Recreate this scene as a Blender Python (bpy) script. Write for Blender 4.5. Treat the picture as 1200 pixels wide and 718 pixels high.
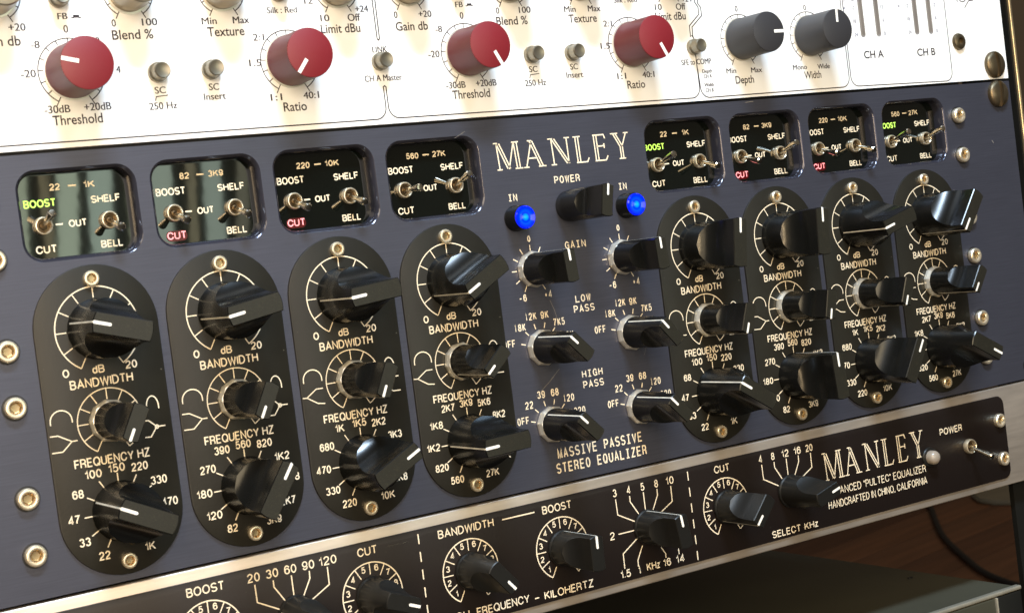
import bpy, bmesh, math, random
from mathutils import Matrix, Vector
random.seed(7)
R = math.radians
MM = 0.001

for o in list(bpy.data.objects):
    bpy.data.objects.remove(o, do_unlink=True)
scene = bpy.context.scene
COL = scene.collection

# ------------------------------------------------------------------ camera
cam_d = bpy.data.cameras.new('camera')
cam = bpy.data.objects.new('camera', cam_d)
COL.objects.link(cam)
scene.camera = cam
cam_d.sensor_width = 36.0
cam.matrix_world = Matrix(((0.841703, 0.126179, -0.524990, -0.323164), (-0.525117, -0.034964, -0.850311, -0.473478), (-0.125647, 0.991391, 0.036829, 0.020053), (0, 0, 0, 1)))
cam_d.lens = 55.1629
cam_d.dof.use_dof = True
cam_d.dof.focus_distance = 0.60
cam_d.dof.aperture_fstop = 42
cam_d.clip_start = 0.02
cam_d.clip_end = 60

# ------------------------------------------------------------------ world, lamps, exposure
world = bpy.data.worlds.new('World')
scene.world = world
world.use_nodes = True
bg = world.node_tree.nodes['Background']
bg.inputs[0].default_value = (0.95, 0.82, 0.66, 1)
bg.inputs[1].default_value = 0.10

def area(name, loc, target, sx, sy, power, color, spread=180):
    d = bpy.data.lights.new(name, 'AREA')
    d.shape = 'RECTANGLE'; d.size = sx; d.size_y = sy
    d.energy = power; d.color = color; d.spread = R(spread)
    o = bpy.data.objects.new(name, d)
    COL.objects.link(o)
    l = Vector(loc); t = Vector(target)
    o.location = l
    o.rotation_euler = (t - l).to_track_quat('-Z', 'Y').to_euler()
    return o
# ceiling lamp: cool, high in front of the rack
area('ceiling_lamp', (-0.18, -0.62, 1.00), (-0.06, 0, 0.04), 0.34, 0.12, 22.5, (0.64, 0.81, 1.0))
# warm room light: a big soft shade on the left behind the photographer
area('room_lamp', (-0.78, -1.10, 0.62), (-0.14, 0, 0.03), 0.9, 0.7, 15.0, (1.0, 0.81, 0.52))
area('cool_stripe_light', (0.42, -0.58, 1.02), (0.0, 0, 0.02), 0.30, 0.09, 3.2, (0.50, 0.74, 1.0))  # second unseen overhead light, added for blue stripes in the knob scoops
area('warm_stripe_light', (-0.62, -1.02, 0.02), (0.05, 0, 0.0), 0.05, 0.60, 5.5, (1.0, 0.74, 0.42))  # unseen narrow warm light, added for tan stripes on the knobs
area('left_side_fill', (-0.35, -1.75, 0.25), (-0.15, 0, 0), 1.0, 0.9, 9.5, (1.0, 0.88, 0.80))  # broad unseen fill, added to lighten the left of the panels
area('floor_wall_fill', (2.7, 1.2, 1.2), (2.8, 2.4, 0.2), 0.4, 0.4, 5.5, (1.0, 0.74, 0.44))  # unseen fill, added to brighten the dark floor and back wall
# curtained window behind the photographer: strips of daylight between the curtain folds
for i, (x, w, e, c) in enumerate([(0.178, 0.014, 0.6, (0.95, 0.92, 0.62)), (0.203, 0.020, 1.1, (0.80, 0.95, 0.74)), (0.236, 0.012, 0.45, (0.95, 0.85, 0.55)),
                                  (0.262, 0.026, 1.15, (0.80, 0.98, 0.80)), (0.305, 0.030, 1.1, (0.74, 0.95, 0.84)), (0.350, 0.020, 0.6, (0.85, 0.95, 0.70)),
                                  (0.385, 0.034, 1.0, (0.74, 0.93, 0.82)), (0.428, 0.012, 0.45, (0.95, 0.88, 0.60)), (0.458, 0.026, 0.9, (0.74, 0.93, 0.84)), (0.500, 0.016, 0.35, (0.9, 0.9, 0.7))]):
    o_ = area('curtain_gap_light', (x, -1.5, 0.14), (x - 0.25, 0, 0.05), w, 0.62, e * w * 8.0, (c[0], c[1] * 0.97, c[2] * 0.88))
    o_.rotation_euler.rotate_axis('Z', R(-6 + 2 * (i % 3)))

scene.view_settings.view_transform = 'Standard'
scene.view_settings.look = 'None'
scene.view_settings.gamma = 1
scene.view_settings.exposure = 0.0
scene.view_settings.use_curve_mapping = False
scene.render.engine = 'CYCLES'

# ------------------------------------------------------------------ materials
def mat(name, color, rough=0.5, metal=0.0, **kw):
    m = bpy.data.materials.new(name)
    m.use_nodes = True
    nt = m.node_tree
    b = nt.nodes['Principled BSDF']
    b.inputs['Base Color'].default_value = (*color, 1)
    b.inputs['Roughness'].default_value = rough
    b.inputs['Metallic'].default_value = metal
    if 'spec' in kw: b.inputs['Specular IOR Level'].default_value = kw['spec']
    if 'coat' in kw:
        b.inputs['Coat Weight'].default_value = kw['coat']
        b.inputs['Coat Roughness'].default_value = kw.get('coat_rough', 0.1)
    if 'emit' in kw:
        b.inputs['Emission Color'].default_value = (*kw['emit'], 1)
        b.inputs['Emission Strength'].default_value = kw.get('es', 1)
    if 'aniso' in kw:
        b.inputs['Anisotropic'].default_value = kw['aniso']
    tc = nt.nodes.new('ShaderNodeTexCoord')
    mp = nt.nodes.new('ShaderNodeMapping')
    nt.links.new(tc.outputs['Object'], mp.inputs[0])
    def noise(scale, stretch=(1, 1, 1), detail=4, off=(0, 0, 0)):
        mm = nt.nodes.new('ShaderNodeMapping')
        mm.inputs['Scale'].default_value = stretch
        mm.inputs['Location'].default_value = off
        nt.links.new(tc.outputs['Object'], mm.inputs[0])
        n = nt.nodes.new('ShaderNodeTexNoise')
        n.inputs['Scale'].default_value = scale
        n.inputs['Detail'].default_value = detail
        nt.links.new(mm.outputs[0], n.inputs[0])
        return n
    def ramp(src, a, b_, c0, c1):
        r = nt.nodes.new('ShaderNodeValToRGB')
        r.color_ramp.elements[0].position = a; r.color_ramp.elements[1].position = b_
        r.color_ramp.elements[0].color = (*c0, 1) if len(c0) == 3 else c0
        r.color_ramp.elements[1].color = (*c1, 1) if len(c1) == 3 else c1
        nt.links.new(src, r.inputs[0]); return r
    col_out = None
    if 'var' in kw:      # (scale, stretch, amount)
        sc, st, am = kw['var']
        n = noise(sc, st, 6)
        r = ramp(n.outputs[0], 0.3, 0.7, tuple(c * (1 - am) for c in color), tuple(min(1, c * (1 + am)) for c in color))
        col_out = r.outputs[0]
    if 'dust' in kw:     # (scale, threshold, colour)
        sc, th, dc = kw['dust']
        n = noise(sc, (1, 1, 1), 2, (3.1, 7.7, 1.3))
        r = ramp(n.outputs[0], th, th + 0.02, (0, 0, 0), (1, 1, 1))
        mx = nt.nodes.new('ShaderNodeMix'); mx.data_type = 'RGBA'
        nt.links.new(r.outputs[0], mx.inputs[0])
        if col_out: nt.links.new(col_out, mx.inputs[6])
        else: mx.inputs[6].default_value = (*color, 1)
        mx.inputs[7].default_value = (*dc, 1)
        col_out = mx.outputs[2]
    if col_out: nt.links.new(col_out, b.inputs['Base Color'])
    if 'rvar' in kw:
        sc, st, lo, hi = kw['rvar']
        n = noise(sc, st, 5, (5, 1, 2))
        mr = nt.nodes.new('ShaderNodeMapRange')
        mr.inputs[1].default_value = 0.3; mr.inputs[2].default_value = 0.7
        mr.inputs[3].default_value = lo; mr.inputs[4].default_value = hi
        nt.links.new(n.outputs[0], mr.inputs[0]); nt.links.new(mr.outputs[0], b.inputs['Roughness'])
    if 'bump' in kw:
        sc, st, am, dist = kw['bump']
        n = noise(sc, st, 4, (1, 2, 3))
        bp = nt.nodes.new('ShaderNodeBump')
        bp.inputs['Strength'].default_value = am
        bp.inputs['Distance'].default_value = dist
        nt.links.new(n.outputs[0], bp.inputs['Height']); nt.links.new(bp.outputs[0], b.inputs['Normal'])
    return m

M = {}
M['navy'] = mat('navy_brushed_anodised', (0.076, 0.079, 0.106), 0.43, 0.6, var=(60, (1, 1, 34), 0.09), dust=(330, 0.82, (0.30, 0.28, 0.26)),
                rvar=(11, (1, 1, 1.5), 0.34, 0.53), bump=(90, (1, 1, 40), 0.06, 0.0001))
M['plate'] = mat('black_dial_plate', (0.0125, 0.0112, 0.0078), 0.42, 0.0, spec=0.36, var=(60, (1, 1, 1), 0.2), dust=(520, 0.775, (0.16, 0.14, 0.10)),
                 bump=(900, (1, 1, 1), 0.15, 0.0002), rvar=(20, (1, 1, 1), 0.38, 0.46))
M['knob'] = mat('black_knob_satin', (0.005, 0.005, 0.0045), 0.17, 0.0, spec=0.36, rvar=(60, (1, 1, 1), 0.17, 0.27))
M['knob_top'] = mat('grained_knob_top', (0.014, 0.013, 0.009), 0.42, 0.0, spec=0.5, dust=(4200, 0.60, (0.030, 0.027, 0.017)), bump=(3500, (1, 1, 1), 0.25, 0.0001))
M['knob_matt'] = mat('charcoal_knob_matt', (0.009, 0.0085, 0.0075), 0.38, 0.0, spec=0.4, rvar=(25, (1, 1, 1), 0.36, 0.46), dust=(420, 0.80, (0.12, 0.11, 0.09)),
                     bump=(1500, (1, 1, 1), 0.15, 0.0001))
M['print'] = mat('cream_print', (0.84, 0.72, 0.53), 0.6, var=(120, (1, 1, 1), 0.10))
M['white_line'] = mat('white_inlay', (0.85, 0.82, 0.76), 0.5)
M['thin_line'] = mat('worn_white_inlay', (0.62, 0.58, 0.50), 0.5, var=(300, (1, 1, 1), 0.2))
M['steel'] = mat('nickel_plated_metal', (0.82, 0.74, 0.60), 0.18, 1.0, rvar=(300, (1, 1, 1), 0.14, 0.30))
M['brass'] = mat('golden_nickel', (0.92, 0.80, 0.60), 0.28, 0.8, rvar=(300, (1, 1, 1), 0.20, 0.36))
M['socket'] = mat('screw_socket_metal', (0.50, 0.38, 0.22), 0.35, 1.0)
M['bush'] = mat('dark_bronze', (0.10, 0.07, 0.04), 0.4, 0.9)
M['dark_metal'] = mat('dark_recess', (0.01, 0.01, 0.012), 0.5, 0.2)
M['chrome'] = mat('bright_chrome', (0.92, 0.88, 0.78), 0.3, 0.75)
M['bezel'] = mat('glossy_window_bevel', (0.045, 0.045, 0.062), 0.16, 0.5, bump=(200, (1, 1, 1), 0.05, 0.0002))
M['glass'] = mat('black_glass', (0.003, 0.004, 0.003), 0.03, 0.0, spec=0.75, dust=(260, 0.80, (0.25, 0.25, 0.2)),
                 bump=(22, (1, 1, 1), 0.02, 0.002))
M['green_lit'] = mat('lit_green_print', (0.3, 0.6, 0.1), 0.6, emit=(0.60, 0.95, 0.10), es=1.1)
M['red_lit'] = mat('lit_red_print', (0.7, 0.3, 0.3), 0.6, emit=(1.0, 0.24, 0.28), es=1.1)
M['red_glow'] = mat('red_backlit_film', (0.05, 0.0, 0.0), 0.25, emit=(0.60, 0.012, 0.04), es=0.07)
M['silver'] = mat('brushed_aluminium', (0.62, 0.54, 0.46), 0.40, 0.75, var=(30, (1, 1, 8), 0.14), rvar=(80, (1, 1, 40), 0.34, 0.5),
                  bump=(70, (1, 1, 40), 0.12, 0.0002))
M['black_inset'] = mat('black_enamel_inset', (0.010, 0.0065, 0.0055), 0.42, 0.0, spec=0.4, dust=(430, 0.80, (0.2, 0.17, 0.13)), bump=(1000, (1, 1, 1), 0.12, 0.0002))
M['white_panel'] = mat('white_powder_paint', (0.86, 0.86, 0.85), 0.45, 0.0, bump=(1200, (1, 1, 1), 0.05, 0.0002))
M['grey_print'] = mat('grey_print', (0.045, 0.036, 0.040), 0.8, spec=0.2)
M['faint_print'] = mat('faint_grey_print', (0.16, 0.16, 0.22), 0.8)
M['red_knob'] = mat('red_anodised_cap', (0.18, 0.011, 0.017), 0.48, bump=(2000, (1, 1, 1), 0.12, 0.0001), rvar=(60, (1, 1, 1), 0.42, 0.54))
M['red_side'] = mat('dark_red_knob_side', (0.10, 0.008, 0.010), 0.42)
M['grey_knob'] = mat('charcoal_cap', (0.032, 0.031, 0.034), 0.45)
M['alu_knob'] = mat('olive_metal_knob', (0.30, 0.26, 0.20), 0.33, 0.85)
M['alu_ring'] = mat('pale_ring', (0.75, 0.72, 0.64), 0.3, 0.6)
M['button'] = mat('olive_metal_button', (0.27, 0.24, 0.18), 0.35, 0.8)
M['slot'] = mat('smoked_meter_strip', (0.20, 0.18, 0.165), 0.35, var=(80, (1, 1, 1), 0.1))
M['old_steel'] = mat('tarnished_steel', (0.15, 0.115, 0.07), 0.42, 0.9, var=(90, (1, 1, 1), 0.35), rvar=(150, (1, 1, 1), 0.36, 0.52), bump=(300, (1, 1, 1), 0.12, 0.0003))
M['rack'] = mat('black_rack_steel', (0.006, 0.006, 0.005), 0.55, 0.0, spec=0.3, var=(40, (1, 1, 1), 0.3))
M['rack_edge'] = mat('worn_brass_edge', (0.62, 0.48, 0.28), 0.35, 0.85, var=(60, (1, 1, 1), 0.25))
M['chassis'] = mat('black_chassis', (0.02, 0.02, 0.02), 0.55)
M['case_top'] = mat('grey_green_case_paint', (0.050, 0.048, 0.032), 0.5, 0.0, var=(14, (1, 1, 1), 0.18), dust=(300, 0.8, (0.3, 0.3, 0.24)), bump=(800, (1, 1, 1), 0.12, 0.0003))
M['case_edge'] = mat('pale_edge_highlight', (0.26, 0.24, 0.19), 0.45, 0.3, var=(60, (1, 1, 1), 0.3))  # pale colour carries the bright highlight line along the case's front edge
M['cable'] = mat('black_rubber_cable', (0.006, 0.006, 0.007), 0.5)
M['mat'] = mat('pale_cloth', (0.16, 0.14, 0.10), 0.9, var=(8, (1, 1, 1), 0.2))
M['wall'] = mat('brown_wall_paint', (0.16, 0.13, 0.10), 0.9, var=(1.5, (1, 1, 1), 0.15))
PL = [mat('oak_plank_%s' % n, c, 0.5, 0, var=(3, (1, 14, 1), 0.25)) for n, c in
      (('a', (0.095, 0.038, 0.017)), ('b', (0.066, 0.026, 0.012)), ('c', (0.12, 0.050, 0.022)))]

def blue_lens():
    m = bpy.data.materials.new('lit_blue_lens'); m.use_nodes = True
    nt = m.node_tree; b = nt.nodes['Principled BSDF']
    tc = nt.nodes.new('ShaderNodeTexCoord')
    mp = nt.nodes.new('ShaderNodeMapping'); mp.inputs['Scale'].default_value = (1, 0, 1)
    ln = nt.nodes.new('ShaderNodeVectorMath'); ln.operation = 'LENGTH'
    mr = nt.nodes.new('ShaderNodeMath'); mr.operation = 'MULTIPLY'; mr.inputs[1].default_value = 1 / 0.0042
    rp = nt.nodes.new('ShaderNodeValToRGB')
    e = rp.color_ramp.elements
    e[0].position = 0.0; e[0].color = (0.005, 0.34, 1.0, 1)
    e[1].position = 1.0; e[1].color = (0.0, 0.004, 0.5, 1)
    for p, c in ((0.22, (0.0, 0.16, 1.0, 1)), (0.36, (0.0, 0.012, 0.55, 1)), (0.55, (0.0, 0.045, 0.8, 1)), (0.72, (0.0, 0.015, 0.9, 1)), (0.88, (0.0, 0.006, 0.55, 1))):
        x = e.new(p); x.color = c
    nt.links.new(tc.outputs['Object'], mp.inputs[0]); nt.links.new(mp.outputs[0], ln.inputs[0])
    nt.links.new(ln.outputs['Value'], mr.inputs[0]); nt.links.new(mr.outputs[0], rp.inputs[0])
    b.inputs['Base Color'].default_value = (0.0, 0.01, 0.15, 1); b.inputs['Roughness'].default_value = 0.1
    nt.links.new(rp.outputs[0], b.inputs['Emission Color']); b.inputs['Emission Strength'].default_value = 2.0
    return m
M['blue'] = blue_lens()

# ------------------------------------------------------------------ object helpers (all lengths in millimetres)
def obj(name, mesh, material=None, parent=None, loc=(0, 0, 0), ry=0.0, label=None):
    """links one mesh object; loc is in world mm and turned into the parent's frame"""
    if material is not None and len(mesh.materials) == 0:
        mesh.materials.append(M[material] if isinstance(material, str) else material)
    o = bpy.data.objects.new(name, mesh)
    COL.objects.link(o)
    w = Vector(loc) * MM
    if parent is not None:
        o.parent = parent
        w = w - Vector(parent['_w'])
    o.location = w
    if ry: o.rotation_euler = (0, R(ry), 0)
    o['_w'] = [c * MM for c in loc]
    if label: o['label'] = label
    return o
def rel(name, mesh, material, parent, label=None):
    """a child that sits exactly in its parent's own (possibly turned) frame"""
    if len(mesh.materials) == 0: mesh.materials.append(M[material])
    o = bpy.data.objects.new(name, mesh); COL.objects.link(o); o.parent = parent
    if label: o['label'] = label
    return o
def thing(name, label, cat, loc=(0, 0, 0), group=None):
    o = bpy.data.objects.new(name, None); COL.objects.link(o)
    o.location = Vector(loc) * MM; o['_w'] = [c * MM for c in loc]
    o.empty_display_size = 0.01
    o['label'] = label; o['category'] = cat
    if group: o['group'] = group
    return o
def finish(bm, name, angle=32, smooth=True):
    bmesh.ops.recalc_face_normals(bm, faces=bm.faces)
    if smooth:
        for f in bm.faces: f.smooth = True
        for e in bm.edges:
            if len(e.link_faces) == 2 and e.calc_face_angle(0) > R(angle): e.smooth = False
    me = bpy.data.meshes.new(name); bm.to_mesh(me); bm.free(); return me
def V(bm, p): return bm.verts.new((p[0] * MM, p[1] * MM, p[2] * MM))
def box(name, x0, x1, y0, y1, z0, z1, bev=0.0):
    bm = bmesh.new()
    bmesh.ops.create_cube(bm, size=1)
    for v in bm.verts:
        v.co = Vector(((x0 if v.co.x < 0 else x1) * MM, (y0 if v.co.y < 0 else y1) * MM, (z0 if v.co.z < 0 else z1) * MM))
    if bev: bmesh.ops.bevel(bm, geom=bm.edges[:], offset=bev * MM, segments=3, affect='EDGES', profile=0.5)
    return finish(bm, name)
def lathe(name, prof, n=40, flip=None, cap=True, poly=False):
    """prof: (radius, height) with height towards the viewer (-y)"""
    bm = bmesh.new(); rings = []
    for r, h in prof:
        if r < 1e-6: rings.append([V(bm, (0, -h, 0))])
        else: rings.append([V(bm, (r * math.sin(2 * math.pi * i / n), -h, r * math.cos(2 * math.pi * i / n))) for i in range(n)])
    for a, b in zip(rings, rings[1:]):
        for i in range(n):
            j = (i + 1) % n
            if len(a) == 1 and len(b) == 1: continue
            if len(a) == 1: bm.faces.new((a[0], b[i], b[j]))
            elif len(b) == 1: bm.faces.new((a[i], a[j], b[0]))
            else: bm.faces.new((a[i], a[j], b[j], b[i]))
    return finish(bm, name, 20 if poly else 32)
def ribbon_bm(bm, pts, w, y=0.0, closed=False):
    if isinstance(bm, Words): bm.used = True; bm = bm.rest
    P = [Vector((p[0], p[1])) for p in pts]; n = len(P); L = []; Rr = []
    for i in range(n):
        a = P[i - 1] if (i > 0 or closed) else None
        b = P[(i + 1) % n] if (i < n - 1 or closed) else None
        d1 = (P[i] - a).normalized() if a is not None else None
        d2 = (b - P[i]).normalized() if b is not None else None
        if d1 is None: d1 = d2
        if d2 is None: d2 = d1
        t = (d1 + d2)
        t = t.normalized() if t.length > 1e-4 else d1
        nn = Vector((-t.y, t.x)); k = max(0.4, abs(nn.dot(Vector((-d1.y, d1.x)))))
        off = nn * (w / 2 / k)
        L.append(V(bm, (P[i].x + off.x, y, P[i].y + off.y))); Rr.append(V(bm, (P[i].x - off.x, y, P[i].y - off.y)))
    m = n if closed else n - 1
    for i in range(m):
        j = (i + 1) % n
        bm.faces.new((L[i], L[j], Rr[j], Rr[i]))
def ribbons(name, strokes, w, y=0.0):
    bm = bmesh.new()
    for s in strokes:
        pts, ww, cl = (s + (None, None))[:3] if isinstance(s, tuple) else (s, None, None)
        ribbon_bm(bm, pts, ww or w, y, bool(cl))
    return finish(bm, name, smooth=False)
def arc(cx, cz, r, a0, a1, n=40):      # degrees clockwise from the top
    return [(cx + r * math.sin(R(a0 + (a1 - a0) * i / n)), cz + r * math.cos(R(a0 + (a1 - a0) * i / n))) for i in range(n + 1)]
def polar(cx, cz, r, a): return (cx + r * math.sin(R(a)), cz + r * math.cos(R(a)))
def rrect(x0, x1, z0, z1, r, n=8):
    pts = []
    for cx, cz, a in ((x1 - r, z1 - r, 0), (x1 - r, z0 + r, 90), (x0 + r, z0 + r, 180), (x0 + r, z1 - r, 270)):
        for i in range(n + 1): pts.append(polar(cx, cz, r, a + 90 * i / n))
    return pts
def extrude_shape(name, pts, y_front, y_back, bev=0.0):
    bm = bmesh.new()
    vs = [V(bm, (p[0], y_front, p[1])) for p in pts]
    f = bm.faces.new(vs)
    r = bmesh.ops.extrude_face_region(bm, geom=[f])
    for v in r['geom']:
        if isinstance(v, bmesh.types.BMVert): v.co.y = y_back * MM
    if bev:
        ed = [e for e in bm.edges if all(abs(v.co.y - y_front * MM) < 1e-7 for v in e.verts)]
        bmesh.ops.bevel(bm, geom=ed, offset=bev * MM, segments=2, affect='EDGES', profile=0.5)
    return finish(bm, name)
def plate_with_holes(name, outer, holes, y_front, y_back):
    cu = bpy.data.curves.new(name, 'CURVE'); cu.dimensions = '2D'; cu.fill_mode = 'BOTH'
    for pts in [outer] + holes:
        sp = cu.splines.new('POLY'); sp.points.add(len(pts) - 1)
        for p, q in zip(sp.points, pts): p.co = (q[0] * MM, q[1] * MM, 0, 1)
        sp.use_cyclic_u = True
    cu.extrude = abs(y_back - y_front) * MM / 2
    t = bpy.data.objects.new('tmp', cu)
    me = bpy.data.meshes.new_from_object(t)
    bpy.data.objects.remove(t); bpy.data.curves.remove(cu)
    mid = (y_front + y_back) / 2 * MM
    for v in me.vertices: v.co = Vector((v.co.x, mid - v.co.z, v.co.y))
    me.name = name; return me
def ring_profile(name, rect, prof, n=8):
    """rect (x0,x1,z0,z1,r); prof list of (inset, depth): rounded window lining"""
    x0, x1, z0, z1, r = rect
    bm = bmesh.new(); rings = []
    for ins, dep in prof:
        rings.append([V(bm, (p[0], dep, p[1])) for p in rrect(x0 + ins, x1 - ins, z0 + ins, z1 - ins, max(0.3, r - ins), n)])
    k = len(rings[0])
    for a, b in zip(rings, rings[1:]):
        for i in range(k): bm.faces.new((a[i], a[(i + 1) % k], b[(i + 1) % k], b[i]))
    return finish(bm, name, 60)

# ---- lettering: every printed word or number becomes a flat mesh of its own
class Words:
    def __init__(self): self.items = []; self.rest = bmesh.new(); self.used = False
    def add(self, bm, s):
        self.items.append(('printed_number' if s and s[0] in '+-0123456789' else 'printed_word', finish(bm, 'print', smooth=False)))
def words(fn):
    w = Words(); fn(w)
    if w.used: w.items.append(('printed_mark', finish(w.rest, 'print', smooth=False)))
    return w.items
def put_words(items, material, parent, loc=(0, 0, 0)):
    for nm, me in items: obj(nm, me, material, parent, loc)
_tc = {}
def glyphs(s, bold=0.0):
    key = (s, bold)
    if key not in _tc:
        cu = bpy.data.curves.new('lettering', 'FONT'); cu.body = s; cu.size = 1.0; cu.offset = bold; cu.resolution_u = 4
        t = bpy.data.objects.new('tmp', cu); me = bpy.data.meshes.new_from_object(t)
        v = [(p.co.x, p.co.y) for p in me.vertices]; f = [tuple(p.vertices) for p in me.polygons]
        bpy.data.objects.remove(t); bpy.data.curves.remove(cu); bpy.data.meshes.remove(me)
        _tc[key] = (v, f)
    return _tc[key]
CAPH = None
def put_text(bm, s, x, z, h, w=None, y=-0.06, bold=0.0, align='C', rot=0.0, cond=0.86):
    """centre (x,z), cap height h, total width w (or condensed by cond)"""
    global CAPH
    if isinstance(bm, Words):
        b2 = bmesh.new(); put_text(b2, s, x, z, h, w, y, bold, align, rot, cond); bm.add(b2, s); return
    if CAPH is None:
        vv, _ = glyphs('H'); CAPH = max(a[1] for a in vv) - min(a[1] for a in vv)
    small = h < 2.6 and y == -0.05
    if small: bold = 0.0
    v, f = glyphs(s, bold)
    if not v: return
    x0 = min(a[0] for a in v); x1 = max(a[0] for a in v)
    sy = h / CAPH
    sx = (w / (x1 - x0)) if w else sy * cond
    wid = (x1 - x0) * sx
    ox = {'C': x - wid / 2, 'L': x, 'R': x - wid}[align]
    if small and align == 'C':
        put_text(bm, s, x + 0.13, z, h, wid, y - 0.004, 0.0, 'C', rot, cond)
    vs = []
    cr, sr = math.cos(R(rot)), math.sin(R(rot))
    for a in v:
        px = ox + (a[0] - x0) * sx; pz = z - h / 2 + a[1] * sy
        if rot:
            dx, dz = px - x, pz - z; px, pz = x + dx * cr - dz * sr, z + dx * sr + dz * cr
        vs.append(V(bm, (px, y, pz)))
    for q in f:
        try: bm.faces.new([vs[i] for i in q])
        except ValueError: pass
# ---- engraved grotesque capitals drawn as strokes (x right, y up, cap height 1)
def _e(cx, cy, rx, ry, a0, a1, n=12):
    return [(cx + rx * math.sin(R(a0 + (a1 - a0) * i / n)), cy + ry * math.cos(R(a0 + (a1 - a0) * i / n))) for i in range(n + 1)]
def _S(w):
    return [_e(w / 2, .73, w / 2, .27, 62, -90, 9) + _e(w / 2, .73, w / 2, .235, -90, -165, 5)[1:] + [(w * .62, .475)] + _e(w / 2, .27, w / 2, .235, 28, 90, 5)[0:] + _e(w / 2, .27, w / 2, .27, 90, 246, 10)[1:]]
GL = {
 'A': (.72, [[(0, 0), (.36, 1), (.72, 0)], [(.13, .33), (.59, .33)]]),
 'B': (.60, [[(0, 0), (0, 1), (.32, 1)] + _e(.32, .76, .24, .24, 0, 180, 9)[1:] + [(0, .52)], [(.32, .52)] + _e(.33, .26, .27, .26, 0, 180, 9) + [(0, 0)]]),
 'C': (.68, [_e(.36, .5, .36, .5, 68, -248 + 0, 22)[0:]]),
 'D': (.66, [[(0, 0), (0, 1), (.28, 1)] + _e(.28, .5, .38, .5, 0, 180, 14)[1:] + [(0, 0)]]),
 'E': (.54, [[(.54, 1), (0, 1), (0, 0), (.55, 0)], [(0, .52), (.50, .52)]]),
 'F': (.50, [[(.52, 1), (0, 1), (0, 0)], [(0, .50), (.46, .50)]]),
 'G': (.72, [_e(.36, .5, .36, .5, 62, -238, 22) + [(.70, .14), (.70, .48), (.40, .48)], [(.70, .2), (.70, 0)]]),
 'H': (.64, [[(0, 0), (0, 1)], [(.64, 0), (.64, 1)], [(0, .53), (.64, .53)]]),
 'I': (.0, [[(0, 0), (0, 1)]]),
 'K': (.62, [[(0, 0), (0, 1)], [(.60, 1), (0, .36)], [(.22, .60), (.64, 0)]]),
 'L': (.50, [[(0, 1), (0, 0), (.50, 0)]]),
 'M': (.76, [[(0, 0), (0, 1), (.38, .08), (.76, 1), (.76, 0)]]),
 'N': (.64, [[(0, 0), (0, 1), (.64, 0), (.64, 1)]]),
 'O': (.76, [_e(.38, .5, .38, .5, 0, 360, 26)]),
 'P': (.58, [[(0, 0), (0, 1), (.30, 1)] + _e(.30, .73, .27, .27, 0, 180, 9)[1:] + [(0, .46)]]),
 'Q': (.76, [_e(.38, .5, .38, .5, 0, 360, 26), [(.46, .26), (.76, -.03)]]),
 'R': (.62, [[(0, 0), (0, 1), (.32, 1)] + _e(.32, .745, .27, .255, 0, 180, 9)[1:] + [(0, .49)], [(.34, .49), (.50, .44), (.57, .30), (.58, .06), (.63, 0)]]),
 'S': (.60, _S(.60)),
 'T': (.60, [[(0, 1), (.60, 1)], [(.30, 1), (.30, 0)]]),
 'U': (.62, [[(0, 1), (0, .30)] + _e(.31, .30, .31, .30, -90, -270, 12)[1:] + [(.62, 1)]]),
 'V': (.66, [[(0, 1), (.33, 0), (.66, 1)]]),
 'W': (.96, [[(0, 1), (.23, 0), (.48, .96), (.73, 0), (.96, 1)]]),
 'X': (.64, [[(0, 0), (.64, 1)], [(0, 1), (.64, 0)]]),
 'Y': (.66, [[(0, 1), (.33, .42), (.66, 1)], [(.33, .42), (.33, 0)]]),
 'Z': (.60, [[(.02, 1), (.58, 1), (0, 0), (.60, 0)]]),
 '0': (.50, [_e(.25, .5, .25, .5, 0, 360, 22)]),
 '1': (.26, [[(0, .74), (.12, .78), (.22, .88), (.24, 1), (.24, 0)]]),
 '2': (.50, [_e(.25, .72, .24, .28, -85, 100, 12) + [(.36, .44), (.10, .22), (.01, .0), (.50, .0)]]),
 '3': (.50, [_e(.25, .75, .22, .25, -75, 175, 12), _e(.25, .27, .25, .27, 0, 255, 14)]),
 '4': (.52, [[(.38, 0), (.38, 1), (0, .30), (0, .25), (.54, .25)]]),
 '5': (.50, [[(.46, 1), (.10, 1), (.03, .50)] + _e(.24, .32, .26, .32, -40, 245, 16)]),
 '6': (.50, [_e(.26, .66, .24, .34, 72, -90, 10) + [(.01, .35)], _e(.26, .32, .25, .32, 0, 360, 20)]),
 '7': (.48, [[(0, 1), (.48, 1), (.30, .60), (.18, .28), (.13, 0)]]),
 '8': (.50, [_e(.25, .755, .21, .245, 0, 360, 18), _e(.25, .26, .25, .26, 0, 360, 20)]),
 '9': (.50, [_e(.24, .68, .25, .32, 0, 360, 20), _e(.24, .34, .25, .34, 90, 250, 10)]),
 'd': (.46, [[(.46, 0), (.46, 1)], _e(.23, .35, .23, .35, 0, 360, 18)]),
 'z': (.40, [[(.01, .70), (.38, .70), (0, 0), (.42, 0)]]),
 '-': (.30, [[(0, .42), (.30, .42)]]),
 '+': (.50, [[(0, .45), (.50, .45)], [(.25, .2), (.25, .7)]]),
 '.': (.04, [[(.02, 0), (.02, .12)]]),
 ',': (.06, [[(.04, .12), (.04, 0), (0, -.14)]]),
 '"': (.14, [[(0, 1), (0, .74)], [(.14, 1), (.14, .74)]]),
}
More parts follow.
